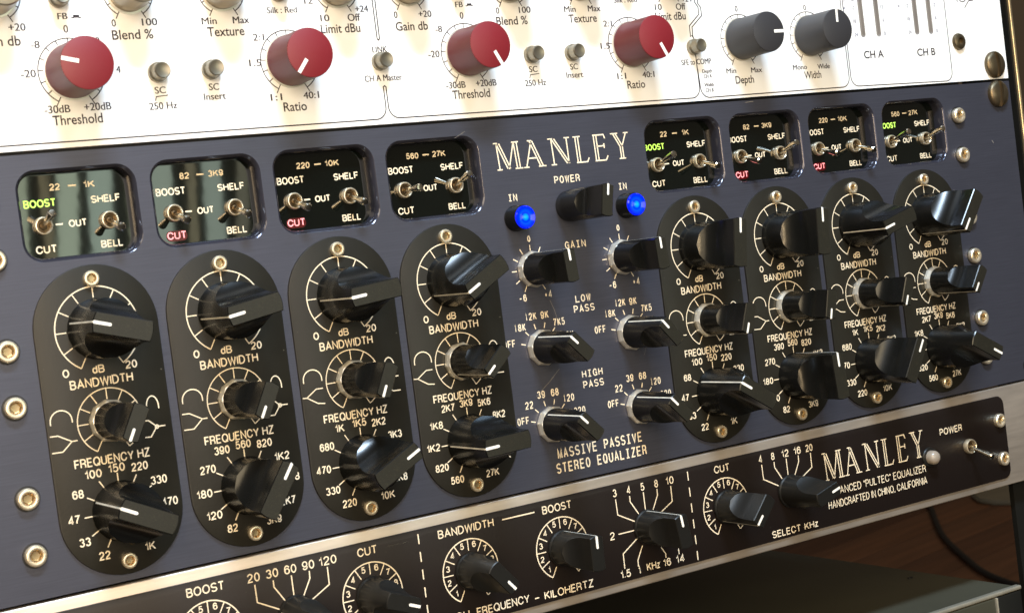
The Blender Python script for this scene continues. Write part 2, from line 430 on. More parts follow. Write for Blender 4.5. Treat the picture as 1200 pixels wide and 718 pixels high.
def put_engraved(bm, s, x, z, h, w=None, y=-0.06, wt=0.40, gap=0.26, mono=False):
    """centre (x,z), height h, outer width w, stroke wt (mm)"""
    if isinstance(bm, Words):
        b2 = bmesh.new(); put_engraved(b2, s, x, z, h, w, y, wt, gap); bm.add(b2, s); return
    adv = 0; pos = []
    for ch in s:
        if ch == ' ': adv += .40; continue
        gw, st = GL[ch]; pos.append((adv, gw, st)); adv += gw + gap
    tot = adv - gap
    hh = h - wt; sx = ((w - wt) / tot) if (w and tot > 0.02) else hh * 0.9
    x0 = x - tot * sx / 2; z0 = z - hh / 2; k = 0
    for a, gw, st in pos:
        for pts in st:
            ribbon_bm(bm, [(x0 + (a + p[0]) * sx, z0 + p[1] * hh) for p in pts], wt, y - 0.004 * (k % 5)); k += 1
def put_mono(bm, s, x0, x1, z, h, y=-0.06, wt=0.40):
    if isinstance(bm, Words):
        b2 = bmesh.new(); put_mono(b2, s, x0, x1, z, h, y, wt); bm.add(b2, s); return
    n = len(s); p = (x1 - x0) / (n - 0.22); k = 0
    hh = h - wt; z0 = z - hh / 2
    for i, ch in enumerate(s):
        if ch == ' ': continue
        cx = x0 + p * (i + 0.39)
        if ch == 'I':
            ribbon_bm(bm, [(cx, z0), (cx, z0 + hh)], wt, y)
            for zz in (z0, z0 + hh): ribbon_bm(bm, [(cx - p * .26, zz), (cx + p * .26, zz)], wt * .9, y - 0.01)
            continue
        gw, st = GL[ch]; want = p * (0.78 if ch not in '1-+' else (.30 if ch == '1' else .62)) - wt; sx = want / max(gw, .1)
        for pts in st:
            ribbon_bm(bm, [(cx + (q[0] - gw / 2) * sx, z0 + q[1] * hh) for q in pts], wt, y - 0.004 * (k % 5)); k += 1
def text_mesh(name, fn):
    bm = bmesh.new(); fn(bm); return finish(bm, name, smooth=False)

# ---- the maker's logo: inline serif capitals in a box 0..1 by 0..1
def put_logo(bm, x0, x1, z0, z1, y=-0.06, t=0.42):
    W = x1 - x0; H = z1 - z0
    def P(a, b): return (x0 + a * W, z0 + b * H)
    def line(a, b, w=t): ribbon_bm(bm, [P(*a), P(*b)], w, y)
    def dbl(a, b, gap=0.019):
        line((a[0] - gap / 2, a[1]), (b[0] - gap / 2, b[1])); line((a[0] + gap / 2, a[1]), (b[0] + gap / 2, b[1]))
    def serif(x, zz, w=0.036): ribbon_bm(bm, [P(x - w / 2, zz), P(x + w / 2, zz)], t * 0.9, y - 0.01)
    # M
    line((.022, .02), (.014, .98)); serif(.022, .02); serif(.008, .98, .03)
    dbl((.024, .97), (.088, .04)); line((.088, .02), (.135, .96)); dbl((.148, .97), (.158, .02), .021)
    serif(.148, .98, .05); serif(.160, .02, .056)
    # A
    line((.214, .02), (.262, .92)); dbl((.262, .97), (.326, .02)); serif(.214, .02, .04); serif(.330, .02, .056); serif(.252, .98, .03)
    line((.232, .34), (.292, .34))
    # N
    line((.418, .02), (.412, .96)); serif(.416, .02, .04); serif(.405, .98, .036); dbl((.424, .97), (.524, .03)); line((.528, .02), (.526, .98)); serif(.528, .98, .04)
    # L
    dbl((.602, .98), (.606, .02), .020); serif(.602, .98, .056); ribbon_bm(bm, [P(.585, .02), P(.668, .02), P(.682, .17)], t, y - 0.01)
    # E
    dbl((.742, .98), (.746, .02), .020); ribbon_bm(bm, [P(.724, .98), P(.808, .98), P(.818, .83)], t, y - 0.01)
    line((.755, .56), (.806, .56)); ribbon_bm(bm, [P(.806, .65), P(.806, .47)], t, y - 0.01)
    ribbon_bm(bm, [P(.728, .02), P(.812, .02), P(.828, .18)], t, y - 0.01)
    # Y
    dbl((.892, .97), (.938, .48)); line((.982, .97), (.944, .48)); dbl((.938, .48), (.940, .02), .018)
    serif(.890, .98, .056); serif(.982, .98, .036); serif(.940, .02, .05)

# ---- knobs
def bar_knob(name, r, h, y0, h1, h2, half, skirt=0.25, NA=12):
    """round body with two concave scoops that leave a bar across the top; pointer end towards +z"""
    bm = bmesh.new()
    lv = [(r + skirt, y0, None), (r + skirt, y0 + 0.8, None), (r, y0 + 1.3, None), (r, h1, None)]
    N = 12
    for i in range(1, N + 1):
        t0 = R(30); t = t0 + i / N * (math.pi / 2 - t0)
        d = r - (r - half) * (math.sin(t) - math.sin(t0)) / (1 - math.sin(t0)); hh = h1 + (h2 - h1) * (math.cos(t0) - math.cos(t)) / math.cos(t0)
        lv.append((r + 0.02 * i / N, hh, d))
    lv += [(r + 0.05, h - 0.3, half), (r - 0.22, h, half - 0.25)]
    rings = []
    for rr, hh, d in lv:
        d = rr if d is None else min(d, rr)
        al = math.asin(min(1, d / rr)); pts = []
        for k in range(NA + 1):
            a = -al + 2 * al * k / NA; pts.append((rr * math.sin(a), rr * math.cos(a)))
        zc = rr * math.cos(al)
        for k in range(1, 4): pts.append((d, zc - 2 * zc * k / 4))
        for k in range(NA + 1):
            a = math.pi - al + 2 * al * k / NA; pts.append((rr * math.sin(a), rr * math.cos(a)))
        for k in range(1, 4): pts.append((-d, -zc + 2 * zc * k / 4))
        rings.append([V(bm, (p[0], -hh, p[1])) for p in pts])
    n = len(rings[0])
    for a, b in zip(rings, rings[1:]):
        for i in range(n): bm.faces.new((a[i], a[(i + 1) % n], b[(i + 1) % n], b[i]))
    bm.faces.new(rings[-1]).material_index = 1
    bmesh.ops.remove_doubles(bm, verts=bm.verts, dist=1e-7)
    return finish(bm, name, 34)
def pointer(name, r, h, y0, inner, w, wt, bodyw):
    """inlaid line: up the end of the bar (thin) and in over its top (thick)"""
    bm = bmesh.new()
    e = 0.07
    def quad(a, b, wa, n):
        vs = []
        for p, s in ((a, -1), (a, 1), (b, 1), (b, -1)): vs.append(V(bm, (s * wa / 2, p[0], p[1])))
        bm.faces.new(vs).material_index = 1
    quad((-(y0 + 1.5), r + e), (-(h - 0.3), r + e + 0.05), bodyw, 0)
    quad((-(h - 0.3), r + e + 0.05), (-(h + e), r - 0.18), bodyw, 0)
    m1 = finish(bm, name, smooth=False)
    bm = bmesh.new(); k = 8
    pts = [(w / 2, r - 0.15)] + [(w / 2 * math.cos(math.pi * i / k), inner - w / 2 * math.sin(math.pi * i / k)) for i in range(k + 1)] + [(-w / 2, r - 0.15)]
    bm.faces.new([V(bm, (p[0], -(h + e + 0.02), p[1])) for p in pts])
    m2 = finish(bm, name, smooth=False)
    return m1, m2
BIG = bar_knob('large_knob', 9.1, 25.6, 0.5, 11.0, 22.0, 3.1)
BIG.materials.append(M['knob']); BIG.materials.append(M['knob_top'])
BIGP = pointer('pointer', 9.1, 25.6, 0.6, 4.0, 0.95, 0, 0.5)
SMALL = bar_knob('small_knob', 5.75, 25.0, 2.9, 12.5, 20.5, 2.5, 0.1)
SMALL.materials.append(M['knob']); SMALL.materials.append(M['knob_top'])
SMALLP = pointer('pointer', 5.75, 25.0, 2.9, 2.1, 0.85, 0, 0.5)
PUL = bar_knob('matt_knob', 6.2, 22.5, 0.6, 9.0, 17.5, 2.7, 0.35)
PUL.materials.append(M['knob_matt']); PUL.materials.append(M['knob_matt'])
PULP = pointer('pointer', 6.2, 22.5, 0.7, 2.2, 0.95, 0, 0.4)
COLLAR = lathe('collar', [(5.2, 0), (6.5, 0.05), (6.65, 0.4), (6.65, 1.5), (6.1, 2.75), (5.6, 2.9), (3.0, 2.9)], 10, poly=True)
FOOT = lathe('foot', [(5.0, 0), (5.6, 0.1), (5.75, 3.0), (4.0, 3.0)], 36)
SETSCREW = lathe('set_screw', [(0.95, -1.0), (0.95, 0.0), (0.62, 0.02), (0.55, -0.7), (0.0, -0.7)], 12)

def knob(parent, kind, x, z, th, label=None, y0=0.0, collar='chrome'):
    me, pt, mt = {'big': (BIG, BIGP, 'knob'), 'small': (SMALL, SMALLP, 'knob'), 'pul': (PUL, PULP, 'knob_matt')}[kind]
    o = obj('knob', me, mt, parent, (x, y0, z), th, label)
    rel('pointer_line', pt[1], 'white_line', o)
    rel('pointer_edge_line', pt[0], 'thin_line', o)
    if kind == 'small': rel('metal_collar' if collar == 'chrome' else 'knob_foot', COLLAR if collar == 'chrome' else FOOT, collar, o)
    if kind == 'pul':
        s = rel('set_screw', SETSCREW, 'dark_metal', o)
        s.rotation_euler = (R(-90), 0, R(0)); a = R(-75 - th)
        s.location = Vector((6.1 * math.sin(a), -4.6, 6.1 * math.cos(a))) * MM
        s.rotation_euler = (0, 0, 0)
        d = Vector((math.sin(a), 0, math.cos(a)))
        s.rotation_euler = Vector((0, -1, 0)).rotation_difference(d).to_euler()
    return o

# ---- screws
SCREW = lathe('screw', [(2.4, 0), (2.45, 0.8), (2.38, 1.25), (2.15, 1.5), (1.85, 1.58), (1.5, 1.5), (1.38, 1.2), (1.15, 0.6), (0.0, 0.3)], 28)
SCREWH = lathe('hex_recess', [(1.22, 1.0), (1.0, 0.55), (0.0, 0.5)], 6, poly=True)
RING = lathe('countersink', [(2.85, 0.06), (2.4, 0.06)], 28)
def screw(parent, x, y, z, name='screw', s=1.0, ring=False, m='brass'):
    o = obj(name, SCREW if m == 'brass' else SCREW.copy(), None if m == 'brass' and SCREW.materials else m, parent, (x, y, z))
    if s != 1: o.scale = (s, s, s)
    h = rel('hex_socket', SCREWH, 'socket', o); h.rotation_euler = (0, R(random.uniform(0, 60)), 0)
    return o

# ================================================================== SETTING
# wooden floor, planks at 12 degrees
FZ = -700
floor = obj('floor', box('floor', -4000, 6000, -3000, 5200, FZ - 30, FZ - 3), 'dark_metal', None)
floor['kind'] = 'structure'
plank_meshes = []
for i, pm in enumerate(PL):
    me = box('plank', -600, 600, -57.6, 57.6, -14, 0, 1.6); me.materials.append(pm); plank_meshes.append(me)
ca, sa = math.cos(R(12.5)), math.sin(R(12.5))
n = 0
for r_ in range(-5, 8):
    off = random.uniform(-500, 500)
    for c_ in range(-2, 3):
        u = c_ * 1203 + off; v = r_ * 119
        X = 2010 + u * ca - v * sa; Y = 1748 + u * sa + v * ca
        o = bpy.data.objects.new('plank', plank_meshes[(r_ * 2 + c_ + random.randint(0, 1)) % 3]); COL.objects.link(o)
        o.parent = floor; o.location = Vector((X, Y, FZ)) * MM; o.rotation_euler = (0, 0, R(12.5)); n += 1
wall = obj('wall', box('wall', -4000, 6000, 2560, 2660, FZ, 2200), 'wall'); wall['kind'] = 'structure'

# cable on the floor
def tube(name, pts, r, n=10, seg=40):
    cu = bpy.data.curves.new(name, 'CURVE'); cu.dimensions = '3D'; cu.bevel_depth = r * MM; cu.bevel_resolution = 3; cu.resolution_u = 10
    sp = cu.splines.new('NURBS'); sp.points.add(len(pts) - 1)
    for p, q in zip(sp.points, pts): p.co = (*(Vector(q) * MM), 1)
    sp.use_endpoint_u = True; sp.order_u = 3; cu.use_fill_caps = True
    t = bpy.data.objects.new('tmp', cu); me = bpy.data.meshes.new_from_object(t)
    bpy.data.objects.remove(t); bpy.data.curves.remove(cu); me.name = name
    for p in me.polygons: p.use_smooth = True
    return me
cab = obj('cable', tube('cable', [(x_, y_, FZ + 8) for x_, y_ in ((2640, 2470), (2480, 2290), (2353, 2135), (2194, 1967), (2102, 1865), (2023, 1759), (1961, 1670), (1905, 1590), (1862, 1500), (1835, 1400), (1820, 1250))], 6.0), 'cable')
cab['label'] = 'thick black cable curving across the dark wooden floor'; cab['category'] = 'cable'
bmx = bmesh.new()
for k in range(2): pass
mp_ = [(2430, 2060), (2480, 2128), (2560, 2140), (2610, 2090), (2570, 2020), (2490, 1985), (2440, 1970), (2425, 2010)]
fr = bmx.faces.new([bmx.verts.new((p[0] * MM, p[1] * MM, (FZ + 12) * MM)) for p in mp_])
ex = bmesh.ops.extrude_face_region(bmx, geom=[fr])
for v in ex['geom']:
    if isinstance(v, bmesh.types.BMVert): v.co.z = (FZ + 1) * MM
bmesh.ops.bevel(bmx, geom=bmx.edges[:], offset=0.004, segments=2, affect='EDGES')
cl = obj('floor_mat', finish(bmx, 'floor_mat'), 'mat')
cl['label'] = 'small pale mat lying flat on the dark wooden floor'; cl['category'] = 'mat'

# ================================================================== RACK RAIL
rail = thing('rack_rail', 'black steel rack rail with a worn brassy outer edge behind the panel ends', 'rack', (228, 8, -180))
obj('rail_face', plate_with_holes('rail_face', [(221, -420), (246, -420), (246, 190), (221, 190)],
    [rrect(228 + 4.7 - 3.4, 228 + 4.7 + 3.4, z - 3.4, z + 3.4, 0.4, 1) for z in [-128, -144, -160, -172]], 6, 8.5), 'rack', rail, (0, 0, 0))
obj('rail_side', box('rail_side', 246.05, 248.6, 1.0, 26, -420, 190), 'rack', rail)
obj('rail_edge', box('rail_edge', 246.6, 248.3, -0.6, 1.0, -420, 190, 0.5), 'rack_edge', rail)

# ================================================================== CASE at the bottom (one unit space below)
case = thing('equipment_case', 'grey-green metal equipment case with pale highlighted front edge under the silver unit', 'case', (0, 0, -200))
body = obj('case_body', box('case_body', -211, 211.6, 3.2, 330, -198, -155.2, 0.6), 'case_top', case)
obj('front_edge', box('front_edge', -211.5, 212.0, -0.4, 2.9, -156.4, -154.6, 0.6), 'case_edge', case)
obj('front_panel', box('front_panel', -211, 195.0, -0.2, 3.0, -198, -156.6, 0.8), 'case_top', case)
obj('corner_panel', box('corner_panel', 196.0, 212, 0.0, 3.0, -198, -156.6, 0.8), 'rack', case)
obj('panel_seam', box('panel_seam', 195.05, 195.95, -0.9, 1.5, -198, -156.7, 0.3), 'case_edge', case)
obj('vent_slot', extrude_shape('vent_slot', rrect(198.4, 201.2, -0.8, 0.8, 0.75), 0, 0.4), 'dark_metal', case).rotation_euler = (R(90), 0, 0)
vs_ = [o for o in bpy.data.objects if o.name == 'vent_slot'][0]
vs_.location = Vector((0, 54, -155.0 + 200)) * MM

# ================================================================== WHITE COMPRESSOR (top)
wu = thing('stereo_compressor', 'white audio compressor with red and charcoal round knobs, topmost unit in the rack', 'audio unit', (0, 0, 67))
ZB = 67.15
slots = [(155.9, 1.5), (164.9, 1.5), (187.6, 1.5), (196.0, 1.5)]
slot_rects = [(x - 1.35, x + 1.35, 88.3, 132, 1.3) for x, _ in slots]
obj('front_panel', plate_with_holes('front_panel', [(-241.3, ZB), (241.3, ZB), (241.3, 155), (-241.3, 155)],
    [rrect(*q, 5) for q in slot_rects], 0, 3.2), 'white_panel', wu)
obj('chassis', box('chassis', -213, 213, 3.3, 300, ZB + 0.6, 155), 'chassis', wu)
for q in slot_rects:
    s = obj('meter_slot', ring_profile('meter_slot', q, [(0.0, -0.02), (0.25, 0.5), (0.3, 1.6)], 5), 'slot', wu)
    obj('meter_strip', box('meter_strip', q[0] + .1, q[1] - .1, 1.4, 1.9, q[2] + .1, q[3] - .1), 'slot', s)
Y = -0.05
lines = []
# section borders
def border(x0, x1, zb=68.9, r=4.0):
    return [(x0, 155), (x0, zb + r)] + arc(x0 + r, zb + r, r, 270, 180, 8)[1:] + arc(x1 - r, zb + r, r, 180, 90, 8) + [(x1, 155)]
def bpart(bm):
    w = 0.42
    ribbon_bm(bm, [(-232, 72.9)] + arc(-228, 72.9, 4, 270, 180, 8)[1:] + arc(-74.8, 72.9, 4, 180, 90, 8) + [(-70.8, 79.7), (-70.3, 80.1), (-69.8, 79.7)] + arc(-65.8, 72.9, 4, 270, 180, 8) + arc(61.9, 72.4, 4, 180, 90, 8) + [(65.9, 91.6), (65.0, 92.4)], w, Y)
    ribbon_bm(bm, [(-70.9, 140), (-70.8, 96.1), (-70.35, 95.6), (-69.9, 96.1), (-69.5, 140)], w, Y)
    ribbon_bm(bm, [(69.9, 140), (70.0, 104.5), (71.2, 103.0), (71.2, 99.8), (65.8, 95.6), (65.6, 91.7)], w, Y)
    ribbon_bm(bm, [(68.4, 140), (68.6, 105.0), (69.9, 103.2), (69.9, 100.4), (64.6, 96.1), (64.5, 91.8)], w, Y)
    ribbon_bm(bm, [(66.0, 79.6)] + arc(70.4, 72.2, 4, 270, 180, 8) + arc(141.0, 72.4, 4, 180, 90, 8) + [(145.0, 104.2), (145.0, 140)], w, Y)
    ribbon_bm(bm, [(146.4, 140), (146.0, 72.4)] + arc(150.0, 72.4, 4, 270, 180, 8)[1:] + arc(202.0, 71.8, 4, 180, 90, 8) + [(206.0, 140)], w, Y)
obj('printed_border', text_mesh('printed_border', bpart), 'grey_print', wu)
def round_scale(bm, cx, cz, r, ticks=11):
    ribbon_bm(bm, arc(cx, cz, r, -150, 150, 48), 0.34, Y)
    for i in range(ticks):
        a = -150 + 300 / (ticks - 1) * i; e = 1.6 if i in (0, ticks - 1) else 0
        ribbon_bm(bm, [polar(cx, cz, r - 1.5, a), polar(cx, cz, r + e, a)], 0.32, Y - 0.01)
reds = [(-176.4, 90, 283, 'red'), (-104.1, 90, 218, 'red'), (-36.3, 90, 152, 'red'), (35.4, 90, 152, 'red'), (89.2, 90, 90, 'grey'), (125.2, 90, 2, 'grey')]
def sc(bm):
    for x, z, a, k in reds: round_scale(bm, x, z, 10.2 if k == 'red' else 9.8, 15)
    for x in (-196.8, -155.6, -124.9, -84.0, -56.9, -15.6, 15.0, 56.0): round_scale(bm, x, 113.9, 8.0, 11)
obj('printed_scale', text_mesh('printed_scale', sc), 'grey_print', wu)
def wt(bm):
    b = 0.0
    for d in (0, 140.0):
        T = lambda s, x, z, h=2.2, w=None, bo=b: put_text(bm, s, x + d, z, h, w, Y, bo, cond=0.9)
        T('+20', -191.1, 104.0, 2.2, 5.0); T('0', -202.6, 104.0, 2.2); T('Gain db', -196.8 + 0.0, 100.0, 2.9, 12.6, 0.012)
        T('0', -161.4, 104.3); T('100', -149.9, 104.3, 2.2, 4.9); T('Blend %', -155.8, 100.6, 2.9, 13.2, 0.012)
        T('Min', -130.2, 104.0, 2.2, 5.0); T('Max', -119.3, 104.0, 2.2, 5.6); T('Texture', -124.9, 100.5, 2.9, 12.6, 0.012)
        T('10', -89.4, 103.7, 2.2, 3.2); T('Off', -78.6, 103.6, 2.4, 4.6); T('+24', -75.3, 106.4, 2.1, 4.8); T('12', -94.6, 109.6, 2.1, 3.0); T('Limit dBu', -84.0, 100.1, 2.9, 14.6, 0.012)
        T('Silk : Red', -104.5, 106.8, 2.0, 10.6)
        T('FB', -177.0, 106.9, 1.9, 3.0)
        T('SC', -149.4, 82.9, 2.1, 3.5); T('250 Hz', -149.1, 78.0, 2.2, 9.0)
        T('SC', -131.5, 83.0, 2.1, 3.3); T('Insert', -131.6, 80.0, 2.1, 7.4)
        T('0', -176.5, 103.0, 2.3); T('4', -161.9, 90.0, 2.2); T('8', -167.2, 99.0, 2.2) if d == 0 else None
        T('-8', -186.4, 98.6, 2.2, 2.6); T('-20', -189.6, 90.0, 2.3, 4.4)
        T('-30dB', -182.4, 78.9, 2.3, 7.8); T('+20dB', -169.9, 79.0, 2.3, 8.4); T('Threshold', -176.5, 75.5, 2.9, 15.4, 0.012)
        T('1.5', -116.3, 90.0, 2.2, 4.2); T('2:1', -114.0, 98.2, 2.2, 3.8); T('1:1', -110.5, 78.5, 2.2, 4.0); T('40:1', -98.0, 78.5, 2.2, 5.6); T('Ratio', -104.2, 75.1, 2.9, 8.3, 0.012)
        ribbon_bm(bm, [(-151.3 + d, 79.6), (-150.9 + d, 80.9), (-147.0 + d, 81.2)], 0.3, Y)
        ribbon_bm(bm, [(-174.3 + d, 106.3), (-173.6 + d, 106.3), (-173.5 + d, 107.0), (-172.0 + d, 107.0), (-171.9 + d, 106.3), (-171.2 + d, 106.3)], 0.34, Y)
        ribbon_bm(bm, [(-173.5 + d, 106.65), (-172.0 + d, 106.65)], 0.7, Y)
    T = lambda s, x, z, h=2.2, w=None, bo=b: put_text(bm, s, x, z, h, w, Y, bo, cond=0.9)
    T('LINK', -70.4, 92.5, 2.0, 5.6, 0.012); T('CH A Master', -70.4, 82.8, 2.1, 14.2, 0.01)
    T('SFE to COMP', 65.8, 82.2, 2.1, 14.6, 0.012)
    T('Depth', 70.6, 78.4, 1.4, 4.8, 0.014); T('CH A', 70.6, 76.4, 1.4, 3.9, 0.014); T('Width', 70.7, 73.1, 1.4, 4.6, 0.014); T('CH B', 70.7, 71.0, 1.4, 3.9, 0.014)
    T('0', 88.9, 102.0); T('Min', 82.6, 77.9, 2.0, 4.8); T('Max', 95.6, 77.7, 2.0, 5.6); T('Depth', 89.0, 74.2, 2.9, 9.4, 0.012)
    T('0', 124.9, 101.5); T('Mono', 118.6, 77.7, 2.0, 7.4); T('Wide', 131.5, 77.5, 2.0, 6.6); T('Width', 125.1, 74.3, 2.9, 9.2, 0.012)
    T('CH A', 160.6, 81.1, 3.0, 11.4, 0.02); T('CH B', 191.6, 80.8, 3.0, 11.0, 0.02)
put_words(words(wt), 'grey_print', wu)
def wf(bm):
    for x, L in ((151.8, True), (168.3, False), (183.2, True), (199.6, False)):
        for s, z in (('24' if L else '0', 89.6), ('18' if L else '6', 95.2), ('12', 100.7), ('10', 104.2) if L else ('18', 106.0)):
            put_text(bm, s, x, z, 1.5, None, Y, 0.0)
    for x in (146.8, 178.2): put_text(bm, 'in', x, 100.9, 1.3, None, Y, 0.0); put_text(bm, '5', x + .2, 104.0, 1.3, None, Y, 0.0)
put_words(words(wf), 'faint_print', wu)
lg = obj('printed_logo', ribbons('printed_logo', [[(213.8, 104.6), (214.2, 101.6)], arc(217.5, 104.0, 2.4, 120, 240, 8), [(218.4, 99.0), (221.0, 101.6), (224.4, 104.4)], arc(222.5, 107, 5, 100, 190, 8)], 0.45, Y), 'grey_print', wu)
# red / charcoal knobs
RK = lathe('round_knob', [(8.0, 0.8), (8.3, 0.9), (8.35, 1.8), (8.2, 2.3), (8.05, 15.9), (7.98, 16.3)], 64)
RKF = lathe('cap_face', [(7.98, 16.3), (7.9, 16.5), (7.8, 16.55), (0, 16.55)], 56)
RKF2 = RKF.copy(); GK = RK.copy()
GK.materials.clear(); RKF2.materials.clear()
RBASE = lathe('base_ring', [(8.7, 0.0), (8.7, 0.7), (7.6, 0.85)], 48)
def line_mesh(h):
    bm = bmesh.new(); bm.faces.new([V(bm, p) for p in ((-.62, -h, 7.9), (.62, -h, 7.9), (.62, -h, 2.6), (-.62, -h, 2.6))])
    
    return finish(bm, 'pointer', smooth=False)
RL = line_mesh(16.66)
for x, z, a, k in reds:
    red = k == 'red'
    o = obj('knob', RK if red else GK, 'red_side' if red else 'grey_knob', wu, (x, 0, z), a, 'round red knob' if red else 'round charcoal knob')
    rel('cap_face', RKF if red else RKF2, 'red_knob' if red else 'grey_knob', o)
    rel('pointer_line', RL, 'white_line', o)
    rel('base_ring', RBASE, 'alu_ring' if red else 'alu_ring', o)
    if not red: o.scale = (0.97, 1.03, 0.97)
AK = lathe('small_round_knob', [(6.4, 0.3), (6.4, 5), (6.1, 5.6), (5.9, 13.0), (5.5, 13.6), (0, 13.7)], 40)
AKR = lathe('ring', [(7.1, 0.0), (7.1, 0.35), (6.3, 0.4)], 40)
for x in (-196.8, -155.6, -124.9, -84.0, -56.9, -15.6, 15.0, 56.0):
    o = obj('knob', AK, 'alu_knob', wu, (x, 0, 113.9), 0, 'small olive metal knob')
    rel('base_ring', AKR, 'alu_ring', o)
BT = lathe('push_button', [(3.05, 0.0), (3.1, 1.6), (2.75, 2.0), (2.62, 2.2), (2.6, 5.2), (2.3, 5.6), (1.4, 5.35), (0, 5.2)], 28)
for x, z in ((-149.6, 88.4), (-131.9, 88.4), (-71.0, 88.3), (-9.6, 88.0), (8.1, 88.0), (65.0, 87.8), (-177.6, 112.4), (-37.6, 112.2), (-105.2, 112.5), (34.8, 112.4)):
    obj('push_button', BT, 'button', wu, (x, 0, z))
pb = lathe('panel_screw', [(3.6, 0), (3.7, 0.5), (3.3, 1.4), (2.4, 1.9), (1.6, 1.95), (1.5, 0.6), (0, 0.4)], 28)
obj('panel_screw', pb, 'old_steel', wu, (211.8, 0, 84.4))

# ================================================================== STEREO EQUALIZER (middle)
eq = thing('stereo_equalizer', 'dark navy equalizer panel with eight pill-shaped knob plates in mid rack', 'audio unit', (0, 0, -66))
XS = [-179.5, -138.0, -96.5, -55.0, 55.0, 96.5, 138.0, 179.5]
WR = [(x - 18.6, x + 18.6, 33.4, 61.2, 6.2) for x in XS]
obj('front_panel', plate_with_holes('front_panel', [(-241.3, -66.0), (241.3, -66.0), (241.3, 66.0), (-241.3, 66.0)],
    [rrect(*q, 8) for q in WR], 0, 5.4), 'navy', eq)
obj('gap_shade_strip', box('gap_shade_strip', -213, 213, 3.5, 5, 66.05, 67.1), 'dark_metal', eq)  # dark strip standing in for the shade between the two panels
obj('chassis', box('chassis', -213, 213, 9.2, 300, -66, 66.2), 'chassis', eq)
# pill plates
pill = []
for i in range(25): pill.append(polar(0, 12.0, 19.3, -90 + 180 * i / 24))
for i in range(25): pill.append(polar(0, -44.6, 19.3, 90 + 180 * i / 24))
PLATE = extrude_shape('dial_plate', pill, -0.9, 0.05, 0.25)
def scale_bm(bm):
    y = -0.96
    cz = 11.6
    ribbon_bm(bm, arc(0, cz, 13.0, -150, 150, 60), 0.36, y)
    for i in range(11):
        a = -150 + 30 * i
        ribbon_bm(bm, [polar(0, cz, 13.0, a), polar(0, cz, 9.6, a)], 0.32, y - 0.01)
    cz = -16.6
    ribbon_bm(bm, arc(0, cz, 10.0, -150, 150, 50), 0.32, y)
    for i in range(11):
        a = -150 + 30 * i
        ribbon_bm(bm, [polar(0, cz, 10.0, a), polar(0, cz, 6.6, a)], 0.30, y - 0.01)
    cz = -44.4
    for i in range(11):
        a = -150 + 30 * i
        ribbon_bm(bm, [polar(0, cz, 11.7, a), polar(0, cz, 9.0, a)], 0.34, y - 0.01)
def sym_bm(bm, low):
    y = -0.96; c = -16.6; w = 0.34
    A = lambda pts: ribbon_bm(bm, [(p[0], c + p[1]) for p in pts], w, y)
    A([(-18.0, 1.3)] + [(-14.7 + 3.3 * math.cos(R(180 - t)), 2.2 + 3.2 * math.sin(R(t))) for t in range(0, 181, 15)] + [(-11.4, 1.3)])
    A([(11.9, 1.3)] + [(13.8 + 1.9 * math.cos(R(180 - t)), 2.2 + 3.2 * math.sin(R(t))) for t in range(0, 181, 15)] + [(15.7, 1.3)])
    if low:
        A([(-18.7, -1.9), (-16.3, -2.0), (-12.3, -4.3), (-10.6, -4.3)]); A([(-18.7, -6.9), (-15.4, -7.0), (-12.3, -4.3)])
        A([(10.2, -1.8), (11.9, -2.0), (14.3, -4.2), (17.0, -4.3)]); A([(10.2, -7.0), (12.1, -7.1), (14.3, -4.2)])
        ribbon_bm(bm, arc(14.3, c - 4.25, 0.55, 0, 345, 12), 0.28, y - 0.01, True)
    else:
        A([(-19.0, -3.4), (-17.5, -3.5), (-13.9, -1.1), (-11.4, -1.1)]); A([(-17.5, -3.5), (-13.8, -5.8), (-11.3, -6.2)])
        A([(9.8, -3.5), (11.0, -3.5), (13.6, -1.2), (16.8, -1.2)]); A([(11.0, -3.5), (14.2, -6.0), (16.9, -6.1)])
BANDS = [('22', '1K', ['22', '33', '47', '68', '100', '150', '220', '330', '470', '680', '1K']),
         ('82', '3K9', ['82', '120', '180', '270', '390', '560', '820', '1K2', '1K8', '2K7', '3K9']),
         ('220', '10K', ['220', '330', '470', '680', '1K', '1K5', '2K2', '3K3', '4K7', '6K8', '10K']),
         ('560', '27K', ['560', '820', '1K2', '1K8', '2K7', '3K9', '5K6', '8K2', '12K', '16K', '27K'])]
RAD = [14.3, 14.5, 14.9, 14.7, 14.6, 13.3, 14.4, 14.6, 15.2, 14.7, 14.3]
band_text = []
for lo, hi, F in BANDS:
    def f(bm, F=F):
        y = -0.97
        put_engraved(bm, '0', -11.4, -0.5, 2.5, 2.0, y); put_engraved(bm, 'dB', -1.4, -0.5, 2.5, 3.8, y); put_engraved(bm, '20', 8.9, -0.5, 2.5, 3.7, y)
        put_engraved(bm, 'BANDWIDTH', -0.9, -4.3, 2.8, 19.6, y)
        put_engraved(bm, 'FREQUENCY HZ', -0.8, -28.1, 2.8, 23.6, y)
        for i, s in enumerate(F):
            a = -150 + 30 * i; p = polar(0, -44.4, RAD[i], a)
            w = {1: 1.6, 2: 3.5, 3: 5.2}[len(s)]
            if s == '1K': w = 3.3
            put_engraved(bm, s, p[0], p[1], 2.6, w, y)
    band_text.append(words(f))
SC_ME = text_mesh('dial_scale', scale_bm)
SY = [text_mesh('curve_symbols', lambda bm: sym_bm(bm, True)), text_mesh('curve_symbols', lambda bm: sym_bm(bm, False))]
ANG = [(287, 207, 297), (261, 207, 34), (265, 205, 63), (241, 227, 268), (8, 200, 303), (4, 194, 357), (255, 202, 31), (216, 214, 119)]
